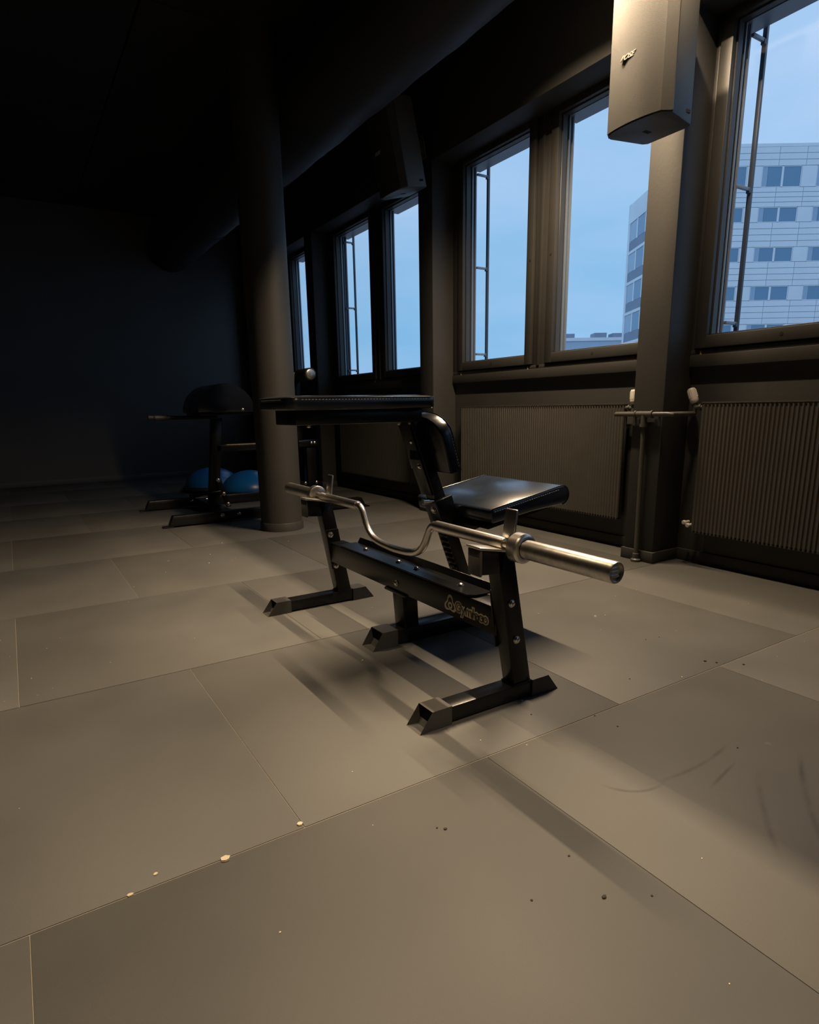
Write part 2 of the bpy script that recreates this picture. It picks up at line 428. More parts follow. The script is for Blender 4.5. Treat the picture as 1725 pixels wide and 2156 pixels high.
# ------------------------------------------------------------------ round column, duct
cx, cy = 1.63, 4.385
co = empty('round_column', (cx, cy, 0), 'grey painted round column standing behind the weight bench', 'column')
MB().lathe((cx, cy, 0), (0, 0, 1), [(0, .150), (ZC-.04, .150)], 64).build('column_shaft', 'column', co)
MB().lathe((cx, cy, 0), (0, 0, 1), [(0, .150), (0, .158), (.055, .158), (.060, .1555), (.060, .150)], 64).build('column_skirting', 'column', co)
du = empty('air_duct', (2.035, 2.2, 2.85), 'long black round air duct under the ceiling beside the windows', 'duct')
prof = []
t = 0.0
L_ = YE-YB-.04
while t < L_:
    prof.append((t, .27+.0025*math.sin(t*9)+.0015*math.sin(t*23))); t += .08
prof.append((L_, .27))
MB().lathe((2.035, YB+.02, 2.85), (0, 1, 0), [(0, 0)]+prof+[(L_, 0)], 48).build('duct_tube', 'duct', du)
for y in (-2.5, .2, 1.5, 5.3, 7.0):
    MB().lathe((2.035, y, 2.85), (0, 1, 0), [(-.012, .268), (-.012, .278), (.012, .278), (.012, .268)], 48).build('duct_band', 'duct', du)
    bx('hanger_strap', 'duct', du, 2.03, 2.04, y-.012, y+.012, 3.12, ZC-.046)

# ------------------------------------------------------------------ ceiling lamps (two linear rows; the last lamp is added foreground fill)
lampm = lamp_material()
LN = ['linear lamp hung between the air duct and the windows', 'linear lamp hung over the weight bench with an added baffle cutting its window-side light',
      'added fill lamp behind the camera, with an added baffle on its window side']
for i, (lx, lz, y0, y1, wt) in enumerate(LAMPS):
    lp = empty('linear_lamp', (lx, (y0+y1)/2, lz), LN[i], 'lamp')
    h = MB()
    h.box(lx-.04, lx+.04, y0, y1, lz+.012, lz+.045)
    lip = .020 if i == 0 else .250; e_ = 0 if i == 0 else .35; d_ = 0 if i == 0 else .006
    h.box(lx+.042-d_, lx+.05-d_, y0-e_, y1+e_, lz-lip, lz+.045)  # bench-row lamps get an added deep blade, sized to cut light towards windows
    h.box(lx-.05, lx-.042, y0, y1, lz-.012, lz+.045)
    h.build('lamp_housing', 'housing', lp)
    dw = .022 if i == 0 else .006
    MB().box(lx-dw, lx+dw, y0+.01, y1-.01, lz+.006, lz+.011).build('lamp_diffuser', lampm, lp)
    for yq in (y0+.6, y1-.6):
        MB().cyl((lx, yq, lz+.045), (lx, yq, ZC-.04), .006, seg=8).build('hanger_rod', 'housing', lp)
    ld = bpy.data.lights.new('lamp_light', 'AREA'); ld.shape = 'RECTANGLE'; ld.size = .04 if i == 0 else .009; ld.size_y = y1-y0
    ld.energy = wt; ld.spread = LAMP_SPREAD[i]; ld.color = LAMP_COLOR
    lo = bpy.data.objects.new('lamp_light', ld); COL.objects.link(lo); lo.parent = lp; lo.location = (0, 0, .004)

# ------------------------------------------------------------------ radiators
def radiator(ya, yb, label, valve=True):
    x0, x1, z0, z1 = 3.045, 3.090, .178, .865
    r = empty('radiator', (3.07, (ya+yb)/2, 0), label, 'radiator', 'radiators under the windows')
    b = MB(); n = int((yb-ya)/.021); pts = []
    dy = (yb-ya)/n
    for k in range(n):
        y = ya+k*dy
        pts += [(x0+.006, y), (x0, y+dy*.25), (x0, y+dy*.5), (x0+.006, y+dy*.75)]
    pts.append((x0+.006, yb)); pts += [(x0+.014, yb), (x0+.014, ya)]
    b.prism(pts, z0+.012, z1-.012, axis='z'); b.build('corrugated_panel', 'radiator', r, smooth=False)
    MB().box(x0+.012, x1, ya+.005, yb-.005, z0+.01, z1-.014, bevel=.004).build('radiator_body', 'radiator', r)
    g = MB()
    for k in range(n):
        y = ya+(k+.5)*dy
        g.box(x0+.002, x1, y-dy*.28, y+dy*.28, z1-.014, z1-.004)
        g.box(x0+.002, x1, y-dy*.28, y+dy*.28, z0+.002, z0+.012)
    g.box(x0, x0+.003, ya, yb, z1-.006, z1); g.box(x1-.003, x1, ya, yb, z1-.006, z1)
    go = g.build('top_grille', 'radiator', r, smooth=False)
    for yq in (ya+.25, yb-.25):
        bx('wall_bracket', 'radiator', r, x1-.002, XW-.001, yq-.02, yq+.02, .3, .75)
    return r
def valve(r, y, ydir, head_tilt):
    """thermostat valve at a top corner; ydir points away from the radiator"""
    x = 3.066; z = .838
    v = MB().cyl((x, y-ydir*.005, z), (x, y+ydir*.05, z), .011).cyl((x, y+ydir*.012, z), (x, y+ydir*.024, z), .017, seg=6)
    v.cyl((x-.0, y+ydir*.05, z-.035), (x, y+ydir*.05, z+.03), .012)
    vo = v.build('valve_body', 'pipe', r)
    d = Vector((0, math.sin(head_tilt), math.cos(head_tilt))); p = Vector((x, y+ydir*.05, z+.02))
    h = MB(); h.lathe(p, d, [(0, 0), (0, .014), (.012, .022), (.022, .0225), (.075, .0205), (.082, .016), (.083, 0)], 24)
    for k in range(16):
        a = 2*PI*k/16; e1 = d.orthogonal().normalized(); e2 = d.cross(e1); u = e1*math.cos(a)+e2*math.sin(a)
        h.cyl(p+d*.030+u*.0220, p+d*.072+u*.0205, .0022, seg=6)
    h.build('thermostat_head', 'knob', vo)
rl_ = radiator(2.482, 4.062, 'dark corrugated radiator under the window behind the bench seat')
rr_ = radiator(.45, 1.992, 'dark corrugated radiator at the right edge, right of the square pillar')
rf_ = radiator(4.66, 6.25, 'dark corrugated radiator in the shade beyond the second pillar')
valve(rl_, 2.480, -1, .05); valve(rr_, 1.994, 1, .38)
for (y, z) in ((2.022, .232), (1.999, .219)):
    MB().lathe((3.035, y, z), (-1, 0, 0), [(0, 0), (0, .011), (.010, .012), (.014, .009), (.015, 0)], 16).cyl((3.035, y, z), (3.07, y, z), .008, seg=10).build('drain_cap', 'knob', rr_)
# heating pipe across the pillar with its tee and riser
hp = empty('heating_pipe', (2.87, 2.22, 0), 'thin grey heating pipe with tee joint across the square pillar', 'pipe')
xp = 2.884
MB().tube([(3.066, 2.430, .806), (3.00, 2.430, .806), (2.92, 2.425, .806), (xp, 2.40, .806), (xp, 2.36, .806), (xp, 2.20, .806)], .0125).build('supply_pipe', 'pipe', hp)
MB().tube([(xp, 2.23, .806), (xp, 2.075, .806), (xp+.012, 2.055, .806), (2.98, 2.045, .806), (3.066, 2.044, .806)], .0125).build('supply_pipe', 'pipe', hp)
MB().tube([(xp, 2.215, .806), (xp, 2.213, .70), (xp, 2.205, .035)], .0125).build('riser_pipe', 'pipe', hp)
te = MB().cyl((xp, 2.165, .806), (xp, 2.265, .806), .0165).cyl((xp, 2.2145, .806), (xp, 2.2135, .755), .0165)
te.cyl((xp, 2.170, .806), (xp, 2.160, .806), .020).cyl((xp, 2.262, .806), (xp, 2.272, .806), .020).cyl((xp, 2.2135, .757), (xp, 2.2135, .740), .021)
te.build('tee_joint', 'pipe', hp)
MB().lathe((xp, 2.205, 0), (0, 0, 1), [(0, 0), (0, .028), (.012, .028), (.018, .018), (.045, .018), (.047, .0125)], 20).build('floor_collar', 'pipe', hp)
for (y) in (2.14, 2.29):
    MB().box(xp-.004, XP+.004, y-.006, y+.006, .800, .812).build('pipe_clip', 'pipe', hp)

# ------------------------------------------------------------------ loudspeakers
def speaker(label):
    """front faces the room (-x), cabinet narrows towards the wall; arched front"""
    xf, xb, yc, hf, hb = 2.50, 2.765, 2.10, .166, .128
    z0, z1 = 2.06, 2.62
    s = empty('loudspeaker', (2.84, yc+.04, z0), label, 'speaker', 'loudspeakers on the pillars')
    def outline(d=0.0, xc=None):
        pts = [(xb, yc-hb+.02), (xb, yc+hb-.02), (xb-.02, yc+hb)]
        for k in range(0, 13):
            u = -1+2*k/12.0
            yy_ = yc-u*(hf+d)
            xx_ = xf-d+.028*abs(u)**2+.035*max(0, abs(u)-.80)**2/.04
            pts.append((xx_, yy_))
        pts.append((xb-.02, yc-hb))
        return pts
    MB().prism(outline(), z0, z1, axis='z', bevel=.006, seg=2).build('cabinet', 'speaker', s)
    # grille: curved shell on the front
    ol = outline(.004); gp = [p for p in ol[3:-1]]
    inner = [(x+.012, yc+(y-yc)*.97) for x, y in gp][::-1]
    MB().prism(gp+inner, z0+.006, z1-.006, axis='z').build('grille', 'grille', s)
    # badge with slanted lettering
    cu = bpy.data.curves.new('badge_text', 'FONT'); cu.body = 'BOSE'; cu.size = .025; cu.shear = .6; cu.extrude = .0015; cu.offset = .0009; cu.align_x = 'CENTER'; cu.align_y = 'CENTER'
    cu.space_character = .95
    tmp = bpy.data.objects.new('tmp', cu); COL.objects.link(tmp)
    bpy.context.view_layer.update()
    me = bpy.data.meshes.new_from_object(tmp); bpy.data.objects.remove(tmp)
    me.name = 'badge'
    R = Matrix(((0, 0, -1), (-1, 0, 0), (0, 1, 0))).to_4x4()
    me.transform(Matrix.Diagonal((1.25, 1.0, 1.0, 1.0)))
    R.translation = Vector((xf-.0030, yc+.038, 2.327))
    me.transform(R); me.transform(Matrix.Translation(-s.location)); me.materials.clear(); me.materials.append(MT['badge'])
    bo = bpy.data.objects.new('badge', me); COL.objects.link(bo); bo.parent = s
    # recessed slots
    MB().box(xb-.10, xb-.045, yc-hb-.012, yc-hb-.004, z0+.035, z0+.048).build('side_slot', 'dark', s)
    MB().box(xf+.12, xf+.16, yc+.01, yc+.03, z0-.001, z0+.004).build('bottom_slot', 'dark', s)
    bk = MB().box(2.76, 2.80, yc-.03, yc+.11, z0+.18, z0+.42, bevel=.004).box(2.80, XP+.002, yc+.04, yc+.10, z0+.26, z0+.34, bevel=.004)
    bk.box(XP-.012, XP, yc+.025, yc+.115, z0+.22, z0+.38, bevel=.003)
    bk.build('wall_bracket', 'speaker', s)
    return s
sp1 = speaker('large grey loudspeaker high on the square pillar, top cut by the frame')
sp2 = copy_tree(sp1); sp2.location = (2.87, 4.29, 2.42); sp2.rotation_euler = (0, -.22, 0)
sp2['label'] = 'dim loudspeaker on the second pillar, far from the lamp'

# ------------------------------------------------------------------ the weight bench
BY = 1.91
wb = empty('weight_bench', (1.2, BY, 0), 'black steel weight bench with flat padded top, seat and barbell rests', 'weight bench')
def foot(yc, xa, xb_, w, h):
    f = MB().box(xa+.06, xb_-.06, yc-w/2, yc+w/2, .006, h-.004, bevel=.004).build('foot', 'coat', wb)
    for s_, xe in ((1, xa), (-1, xb_)):
        bm_ = MB(); b_ = bm_.bm
        y0, y1 = yc-w/2-.004, yc+w/2+.004
        out = [(xe, 0), (xe+s_*.108, 0), (xe+s_*.108, h), (xe+s_*.042, h)]
        bm_.prism(out, y0, y1)
        b_.faces.ensure_lookup_table()
        fc = min(b_.faces, key=lambda q: abs(q.calc_center_median().x-(xe+s_*.021)))
        r = bmesh.ops.inset_region(b_, faces=[fc], thickness=.012)
        bmesh.ops.inset_region(b_, faces=[fc], thickness=.001)
        for v in fc.verts: v.co.x += s_*.032
        bm_.build('foot_cap', 'rubber', f, smooth=False)
    return f
foot(1.315, .826, 1.343, .060, .056)
foot(2.505, .828, 1.347, .060, .056)
foot(1.912, 1.008, 1.60, .076, .064)
def bolt(parent, p, d, r=.0085):
    b = MB(); b.lathe(p, d, [(0, 0), (0, r*1.25), (.002, r*1.25), (.002, r), (.006, r*.95), (.0085, r*.55), (.0092, 0)], 14)
    return b.build('bolt', 'bolt', parent)
for yc in (1.315, 2.505):
    w = .052
    sl = -.18
    z0, z1 = .052, .485
    xb0 = 1.168
    u = MB(); u.prism([(xb0, z0), (xb0+.066, z0), (xb0+.066+sl*(z1-z0)*1.0, z1-.024), (xb0+.045+sl*(z1-z0), z1-.014), (xb0+sl*(z1-z0)+.005, z1-.008), (xb0+sl*(z1-z0)*.80, z1-.08)], yc-w/2, yc+w/2, bevel=.003)
    uo = u.build('upright', 'coat', wb)
    MB().box(xb0-.004, xb0+.070, yc-w/2-.003, yc+w/2+.003, .050, .056, bevel=.002).build('weld_plate', 'coat', uo)
    MB().prism([(1.040, .412), (1.112, .406), (1.125, .462), (1.125, .470), (1.040, .483)], yc-w/2, yc+w/2, bevel=.003).build('rest_arm', 'coat', uo)
    MB().box(1.033, 1.041, yc-w/2-.002, yc+w/2+.002, .408, .484, bevel=.003).build('arm_cap', 'rubber', uo)
    MB().prism([(1.030, .485), (1.150, .463), (1.150, .470), (1.030, .493)], yc-w/2-.006, yc+w/2+.006, bevel=.002).build('rest_plate', 'chrome', uo)
    MB().prism([(1.147, .462), (1.156, .462), (1.172, .574), (1.170, .582), (1.163, .580)], yc-w/2+.002, yc+w/2-.002, bevel=.003).build('rest_flange', 'chrome', uo)
    for (xx, zz) in ((1.150, .312), (1.172, .197)):
        if yc < 2: bolt(uo, (xx, yc-w/2, zz), (0, -1, 0), .0095)
# cross beam, end plates
zb0, zb1, xb0, xb1 = .200, .288, 1.135, 1.207
beam = MB().box(xb0, xb1, 1.337, 2.483, zb0, zb1, bevel=.004).build('cross_beam', 'coat', wb)
for ya, s_ in ((2.477, -1), (1.343, 1)):
    MB().prism([(xb0+.004, .165), (xb1+.002, .160), (xb1-.03, .345), (xb0-.018, .345)], min(ya, ya+s_*.006), max(ya, ya+s_*.006), bevel=.0015).build('end_plate', 'coat', beam)
bolt(beam, (1.138, 2.471, .322), (0, -1, 0), .011); bolt(beam, (1.158, 2.471, .178), (0, -1, 0), .011)
bolt(beam, (xb0, 1.905, .232), (-1, 0, 0), .009)
# tray with bent up edge
tz = .292
ty0, ty1 = 1.452, 2.372
MB().prism([(1.128, ty0+.02), (1.150, ty0), (1.214, ty0), (1.214, ty1), (1.128, ty1)], tz, tz+.005, axis='z', bevel=.0012, seg=1).prism([(1.212, tz), (1.217, tz), (1.232, tz+.024), (1.228, tz+.026)], ty0+.008, ty1-.01, bevel=.001, seg=1).build('tray', 'coat', wb)
for y in (2.215, 1.955, 1.83, 1.565):
    bolt(wb, (1.175, y, tz+.005), (0, 0, 1), .0095)
# leg under the beam
MB().prism([(1.150, .060), (1.212, .060), (1.206, .205), (1.140, .205)], BY-.035, BY+.037, bevel=.003).build('leg', 'coat', wb)
MB().box(1.128, 1.214, BY-.075, BY+.075, .192, .202, bevel=.002).build('saddle_plate', 'coat', wb)
# main slanted post
def px_(z): return 1.490-.363*z            # left edge of the post at height z
po = MB().prism([(px_(.055), .055), (px_(.055)+.052, .055), (px_(.45)+.050, .45), (px_(.815)+.040, .815), (px_(.815)-.002, .815), (px_(.45), .45)], BY-.030, BY+.032, bevel=.004).build('post', 'coat', wb)
# toothed adjustment strip on the lower post
b = MB()
for k in range(9):
    z = .215+k*.022; b.box(px_(z)-.006, px_(z)+.004, BY-.02, BY+.02, z-.006, z+.005, bevel=.0015, seg=1)
b.build('adjuster_teeth', 'coat', po)
pv = MB()
pv.prism([(px_(.818)-.010, .818), (px_(.818)-.003, .818), (px_(.545)-.003, .545), (px_(.545)-.008, .545)], BY-.022, BY+.050, bevel=.0015)
sp_ = pv.build('face_plate', 'coat', po)
bolt(sp_, (px_(.745)-.007, BY-.004, .745), (-1, 0, -.36), .008); bolt(sp_, (px_(.655)-.007, BY-.004, .655), (-1, 0, -.36), .008)
bolt(po, (px_(.815)+.0, BY-.02, .812), (0, 0, -1), .007)
# seat carriage sliding on the post
def q_(z, d): return (px_(z)+d, z)
ca = MB().prism([q_(.525, -.012), q_(.545, .070), q_(.40, .070), q_(.40, -.012)], BY-.042, BY+.044, bevel=.004).build('seat_carriage', 'coat', wb)
bolt(ca, (px_(.49)-.012, BY-.012, .49), (-1, 0, -.36), .012)
MB().cyl((px_(.525)-.045, BY-.02, .527), (px_(.525)+.01, BY-.02, .523), .007, seg=12).cyl((px_(.525)-.055, BY-.02, .528), (px_(.525)-.028, BY-.02, .526), .0105, seg=14).build('pull_pin', 'bolt', ca)
br = MB().prism([(1.36, .42), (1.40, .402), (1.46, .398), (1.52, .415), (1.60, .455), (1.70, .488), (1.70, .512), (1.375, .452)], BY-.05, BY+.05, bevel=.004).build('seat_bracket', 'coat', wb)
# pads
def stitch(name, pts, parent, L=.006, gap=.005, r=.0009):
    b = MB(); pts = [Vector(p) for p in pts]
    for a, c in zip(pts, pts[1:]):
        d = c-a; ln = d.length; d.normalize(); t = 0
        while t+L < ln:
            b.cyl(a+d*t, a+d*(t+L), r, seg=5); t += L+gap
    return b.build(name, 'stitch', parent)
def rrect(x0, x1, y0, y1, r, n=6):
    P = []
    for (cx_, cy_, a0) in ((x1-r, y1-r, 0), (x0+r, y1-r, PI/2), (x0+r, y0+r, PI), (x1-r, y0+r, 1.5*PI)):
        for k in range(n+1):
            a = a0+PI/2*k/n; P.append((cx_+r*math.cos(a), cy_+r*math.sin(a)))
    return P
def pad_mesh(P, prof, tr=None):
    """stack of inset outlines; prof = [(z, inset)]"""
    b = MB(); cxm = sum(p[0] for p in P)/len(P); cym = sum(p[1] for p in P)/len(P)
    hx = max(abs(p[0]-cxm) for p in P); hy = max(abs(p[1]-cym) for p in P); rings = []
    for z, ins in prof:
        ring = []
        for x, y in P:
            q = Vector((cxm+(x-cxm)*(hx-ins)/hx, cym+(y-cym)*(hy-ins)/hy, z))
            ring.append(b.bm.verts.new(tr(q) if tr else q))
        rings.append(ring)
    n = len(P)
    for A, B in zip(rings, rings[1:]):
        for i in range(n): b.bm.faces.new((A[i], A[(i+1) % n], B[(i+1) % n], B[i]))
    b.bm.faces.new(rings[0][::-1]); b.bm.faces.new(rings[-1])
    return b
# flat top pad on its base board
P = rrect(.700, 1.236, 1.775, 2.045, .035)
tp = pad_mesh(P, [(.861, .010), (.861, .004), (.866, 0), (.893, 0), (.8965, .0015), (.8985, .005), (.901, .012), (.904, .04), (.905, .09)]).build('top_pad', 'leather', wb, ang=60)
# piping bead and stitching round the upper rim
P2 = rrect(.701, 1.235, 1.776, 2.044, .034)
MB().tube([(x, y, .8965) for x, y in P2+[P2[0]]], .0022, 8).build('piping', 'leather', tp)
stitch('stitching', [(.745, 1.7745, .8915), (1.195, 1.7745, .8915)], tp)
stitch('stitching', [(.6995, 2.00, .8915), (.6995, 1.82, .8915)], tp)
MB().box(.742, 1.205, 1.825, 1.995, .815, .862, bevel=.004).build('pad_base', 'coat', wb)
for (x, y) in ((.80, 1.86), (1.12, 1.84)):
    bolt(wb, (x, y, .815), (0, 0, -1), .007)
# chest pad, tilted like the post
th = math.atan(.30)
Rt = Matrix.Rotation(-th, 3, 'Y')
pc = Vector((1.285, BY, .740))
def tch(q): return pc + Rt @ Vector((q.z, q.y, q.x))   # local x -> along post, z -> thickness (+x)
# outline: (along, across) with rounded top
ol = []
hw, hl = .132, .105
for k in range(13):
    a = PI*k/12
    ol.append((hl-.075+.075*math.sin(a), BY-BY+hw*math.cos(a)*(1 if abs(math.cos(a)) > .99 else 1)))
ol += [(-hl, -hw), (-hl, hw)]
cp = pad_mesh([(a, c) for a, c in ol], [(-.024, .008), (-.022, .002), (-.018, 0), (.018, 0), (.022, .002), (.025, .008), (.027, .02)], tch).build('chest_pad', 'leather', wb, ang=60)
rim = [tch(Vector((a, c, .0225))) for a, c in ol]
MB().tube(rim+[rim[0]], .002, 8).build('piping', 'leather', cp)
stitch('stitching', [tch(Vector((a, c*1.003-.0005, .0165))) for a, c in ((hl-.08, -hw), (-hl+.005, -hw))], cp)
bx('pad_mount', 'coat', wb, 1.222, 1.262, BY-.025, BY+.025, .68, .80)
# seat: tilted, rolled rear end
sa = math.atan2(.060, .355)
Rs = Matrix.Rotation(-sa, 3, 'Y')
po_s = Vector((1.385, BY, .509))
def tse(q): return po_s + Rs @ q
ln, thk = .385, .062
prof_side = [(0.0, -.012), (.004, -.004), (.012, 0)]
for k in range(13):
    a = PI/2-PI*k/12
    prof_side.append((ln-.034+.036*math.cos(a), -.036+.036*math.sin(a)))
prof_side += [(.20, -.058), (.012, -.052), (.003, -.048), (0, -.04)]
b = MB(); hwS = .235; secs = [(-hwS, .006), (-hwS+.002, .002), (-hwS+.006, 0), (hwS-.006, 0), (hwS-.002, .002), (hwS, .006)]
mxp = sum(p[0] for p in prof_side)/len(prof_side); mzp = -.028
rings = []
for y, ins in secs:
    rings.append([b.bm.verts.new(tse(Vector((mxp+(x-mxp)*(1-ins/.18), y, mzp+(z-mzp)*(1-ins/.03))))) for x, z in prof_side])
n = len(prof_side)
for A, B in zip(rings, rings[1:]):
    for i in range(n): b.bm.faces.new((A[i], A[(i+1) % n], B[(i+1) % n], B[i]))
b.bm.faces.new(rings[0]); b.bm.faces.new(rings[-1][::-1])
se = b.build('seat_pad', 'seat', wb, ang=50)
for y in (-hwS+.003, hwS-.003):
    MB().tube([tse(Vector((x, y, z))) for x, z in prof_side[1:16]], .0025, 8).build('piping', 'leather', se)
stitch('stitching', [tse(Vector((.02, -hwS-.0008, -.012))), tse(Vector((ln-.05, -hwS-.0008, -.012)))], se)
MB().box(1.42, 1.72, BY-.17, BY+.17, .430, .442).build('seat_board', 'coat', wb).data.transform(Matrix.Identity(4))
sbrd = [o for o in kids(wb) if o.name.startswith('seat_board')][0]
sbrd.data.transform(Matrix.Translation(Vector(po_s)-wb.location) @ Rs.to_4x4() @ Matrix.Translation(-(Vector(po_s)-wb.location)))
sbrd.data.transform(Matrix.Translation((0, 0, -.012)))

# maker's sticker on the beam face (faces -x): pale outline, dark letters
def text_mesh(body, size, offset, extr):
    cu = bpy.data.curves.new('t', 'FONT'); cu.body = body; cu.size = size; cu.offset = offset; cu.extrude = extr
    cu.align_x = 'LEFT'; cu.align_y = 'BOTTOM_BASELINE'
    t_ = bpy.data.objects.new('t', cu); COL.objects.link(t_); bpy.context.view_layer.update()
    me = bpy.data.meshes.new_from_object(t_); bpy.data.objects.remove(t_); return me
def place_text(name, me, pos, parent, m):
    R = Matrix(((0, 0, -1), (-1, 0, 0), (0, 1, 0))).to_4x4(); R.translation = Vector(pos)
    me.transform(R); me.transform(Matrix.Translation(-root_origin(parent))); me.materials.clear(); me.materials.append(MT[m])
    o = bpy.data.objects.new(name, me); COL.objects.link(o); o.parent = parent; return o
xs = xb0-.0006
decal = tag(place_text('lettering', text_mesh('Gymleco', .046, .0045, .0003), (xs, 1.540, .226), beam, 'decalgold'), 'pale outlined maker lettering')
place_text('lettering', text_mesh('Gymleco', .046, .0, .0003), (xs-.0008, 1.540, .226), beam, 'decalblack')
b = MB()   # rounded triangle ring with an inner ring
def ring(pts, wd_, x):
    c = (sum(p[0] for p in pts)/len(pts), sum(p[1] for p in pts)/len(pts)); n_ = len(pts)
    A = [b.bm.verts.new((x, p[0], p[1])) for p in pts]
    B = [b.bm.verts.new((x, c[0]+(p[0]-c[0])*wd_, c[1]+(p[1]-c[1])*wd_)) for p in pts]
    for i in range(n_): b.bm.faces.new((A[i], A[(i+1) % n_], B[(i+1) % n_], B[i]))
tri = []
for k in range(36):
    a = 2*PI*k/36; rr = .026+.007*math.cos(3*(a-PI/2)); tri.append((1.566+rr*math.cos(a)*1.05, .240+rr*math.sin(a)))
ring(tri, .72, xs-.0004)
ring([(1.566+.012*math.cos(2*PI*k/24), .236+.012*math.sin(2*PI*k/24)) for k in range(24)], .45, xs-.0004)
b.build('drop_emblem', 'decalgold', beam, smooth=False)

# ------------------------------------------------------------------ cambered barbell lying on the rests
BX, BZ = 1.128, .489
bar = empty('cambered_barbell', (BX, BY, BZ-.13), 'shiny steel cambered barbell with a U-shaped dip, lying on the bench rests', 'barbell')
ctrl = [(1.245, 0), (1.40, 0), (1.55, 0), (1.634, 0), (1.652, -.003), (1.668, -.016), (1.682, -.038), (1.698, -.066), (1.722, -.092), (1.756, -.110), (1.80, -.119), (1.85, -.123), (1.905, -.125)]
full = ctrl+[(3.81-y, z) for y, z in ctrl[::-1][1:]]
# smooth with Catmull-Rom
pts = []
for i in range(len(full)-1):
    p0, p1, p2, p3 = (full[max(i-1, 0)], full[i], full[i+1], full[min(i+2, len(full)-1)])
    for k in range(4):
        t = k/4.0
        pts.append(tuple(.5*((2*p1[j])+(-p0[j]+p2[j])*t+(2*p0[j]-5*p1[j]+4*p2[j]-p3[j])*t*t+(-p0[j]+3*p1[j]-3*p2[j]+p3[j])*t**3) for j in (0, 1)))
pts.append(full[-1])
MB().tube([(BX, y, BZ+z) for y, z in pts], .0132, 18).build('shaft', 'chrome', bar)
for ya, s_ in ((1.2, 1), (2.61, -1)):
    # ya = inner reference, s_ points to the middle of the bar
    MB().lathe((BX, ya+s_*.095, BZ), (0, s_, 0), [(0, .0132), (0, .0170), (.002, .0178), (.335, .0178), (.338, .0132)], 24).build('grip', 'chrome', bar)
    MB().lathe((BX, ya+s_*.050, BZ), (0, -s_, 0), [(0, .0132), (0, .037), (.003, .041), (.034, .041), (.037, .038), (.040, .033), (.040, .027)], 36).build('collar', 'chrome', bar)
    so = MB().lathe((BX, ya+s_*.012, BZ), (0, -s_, 0), [(0, .0255), (.02, .0265), (.298, .0265), (.302, .0250), (.302, .0222), (.296, .0218), (.296, 0)], 36).build('sleeve', 'sleeve', bar)
    ye = ya+s_*.012-s_*.2965
    e = MB()
    for dz in (-.009, 0, .009):
        e.box(BX-.012, BX+.012, min(ye, ye-s_*.003), max(ye, ye-s_*.003), BZ+dz-.0026, BZ+dz+.0026)
    e.build('end_cap_bars', 'bolt', so)

# ------------------------------------------------------------------ back-extension machine behind the column
gm = empty('back_extension_machine', (1.6, 5.42, 0), 'black back extension machine with domed pad, half hidden by the column', 'gym machine')
for yc in (4.935, 5.905):
    f = MB().prism([(.93, .012), (2.62, .012), (2.58, .088), (.965, .088)], yc-.035, yc+.035, bevel=.004).build('base_rail', 'coat', gm)
    MB().box(.885, .965, yc-.033, yc+.033, .0, .010, bevel=.002).build('foot_tab', 'coat', f)
    MB().box(2.58, 2.66, yc-.033, yc+.033, .0, .010, bevel=.002).build('foot_tab', 'coat', f)
    for x in (1.335, 1.468): bolt(f, (x, yc-.035, .058), (0, -1, 0), .013)
bx('base_crossbar', 'coat', gm, 1.36, 1.44, 4.97, 5.87, .02, .085, bevel=.004)
bx('base_crossbar', 'coat', gm, 2.28, 2.36, 4.97, 5.87, .02, .085, bevel=.004)
MB().prism([(1.37, .08), (1.455, .08), (1.535, .80), (1.455, .80)], 5.39, 5.47, bevel=.004).build('mast', 'coat', gm)
MB().prism([(1.505, .05), (1.545, .05), (1.475, .30), (1.43, .30)], 5.365, 5.385, bevel=.003).build('brace_plate', 'coat', gm)
for (x, z) in ((1.452, .285), (1.49, .165), (1.52, .075)): bolt(gm, (x, 5.365, z), (0, -1, 0), .014)
MB().cyl((1.20, 5.36, .17), (1.46, 5.36, .19), .012).cyl((1.20, 5.36, .17), (1.29, 5.36, .177), .015).build('foot_lever', 'coat', gm)
# domed pads
def half_disc(xc, zc, r, n=20): return [(xc+r*math.cos(PI*k/n), zc+r*.98*math.sin(PI*k/n)) for k in range(n+1)]
for ya in (5.19, 5.45):
    d = MB().prism(half_disc(1.525, .845, .235), ya, ya+.245, bevel=.012, seg=3).build('dome_pad', 'leather', gm)
MB().box(1.31, 1.74, 5.22, 5.66, .825, .848, bevel=.003).build('pad_board', 'coat', gm)
bolt(gm, (1.655, 5.188, .868), (0, -1, 0), .010)
for yh in (5.30, 5.56):
    h = MB().cyl((.985, yh, .815), (1.47, yh, .808), .014).build('handle', 'coat', gm)
    MB().lathe((.98, yh, .815), (1, 0, -.014), [(0, 0), (0, .016), (.004, .019), (.115, .019), (.118, .014)], 16).build('handle_grip', 'rubber', h)
bx('slide_rail', 'coat', gm, 1.47, 2.30, 5.39, 5.45, .52, .575, bevel=.004)
MB().box(1.56, 2.28, 5.392, 5.448, .575, .579).build('wear_strip', 'brass', gm)
bx('rear_post', 'coat', gm, 2.28, 2.37, 5.38, 5.46, .08, .56, bevel=.004)
hd = bx('post_head', 'coat', gm, 2.20, 2.385, 5.36, 5.48, .53, .585, bevel=.004)
for x in (2.325, 2.355): bolt(hd, (x, 5.36, .562), (0, -1, 0), .011)
for x in (2.25, 2.36): bolt(gm, (x, 5.37, .20), (0, -1, 0), .011)
bx('roller_mast', 'coat', gm, 2.20, 2.255, 5.39, 5.45, .58, 1.18, bevel=.004)
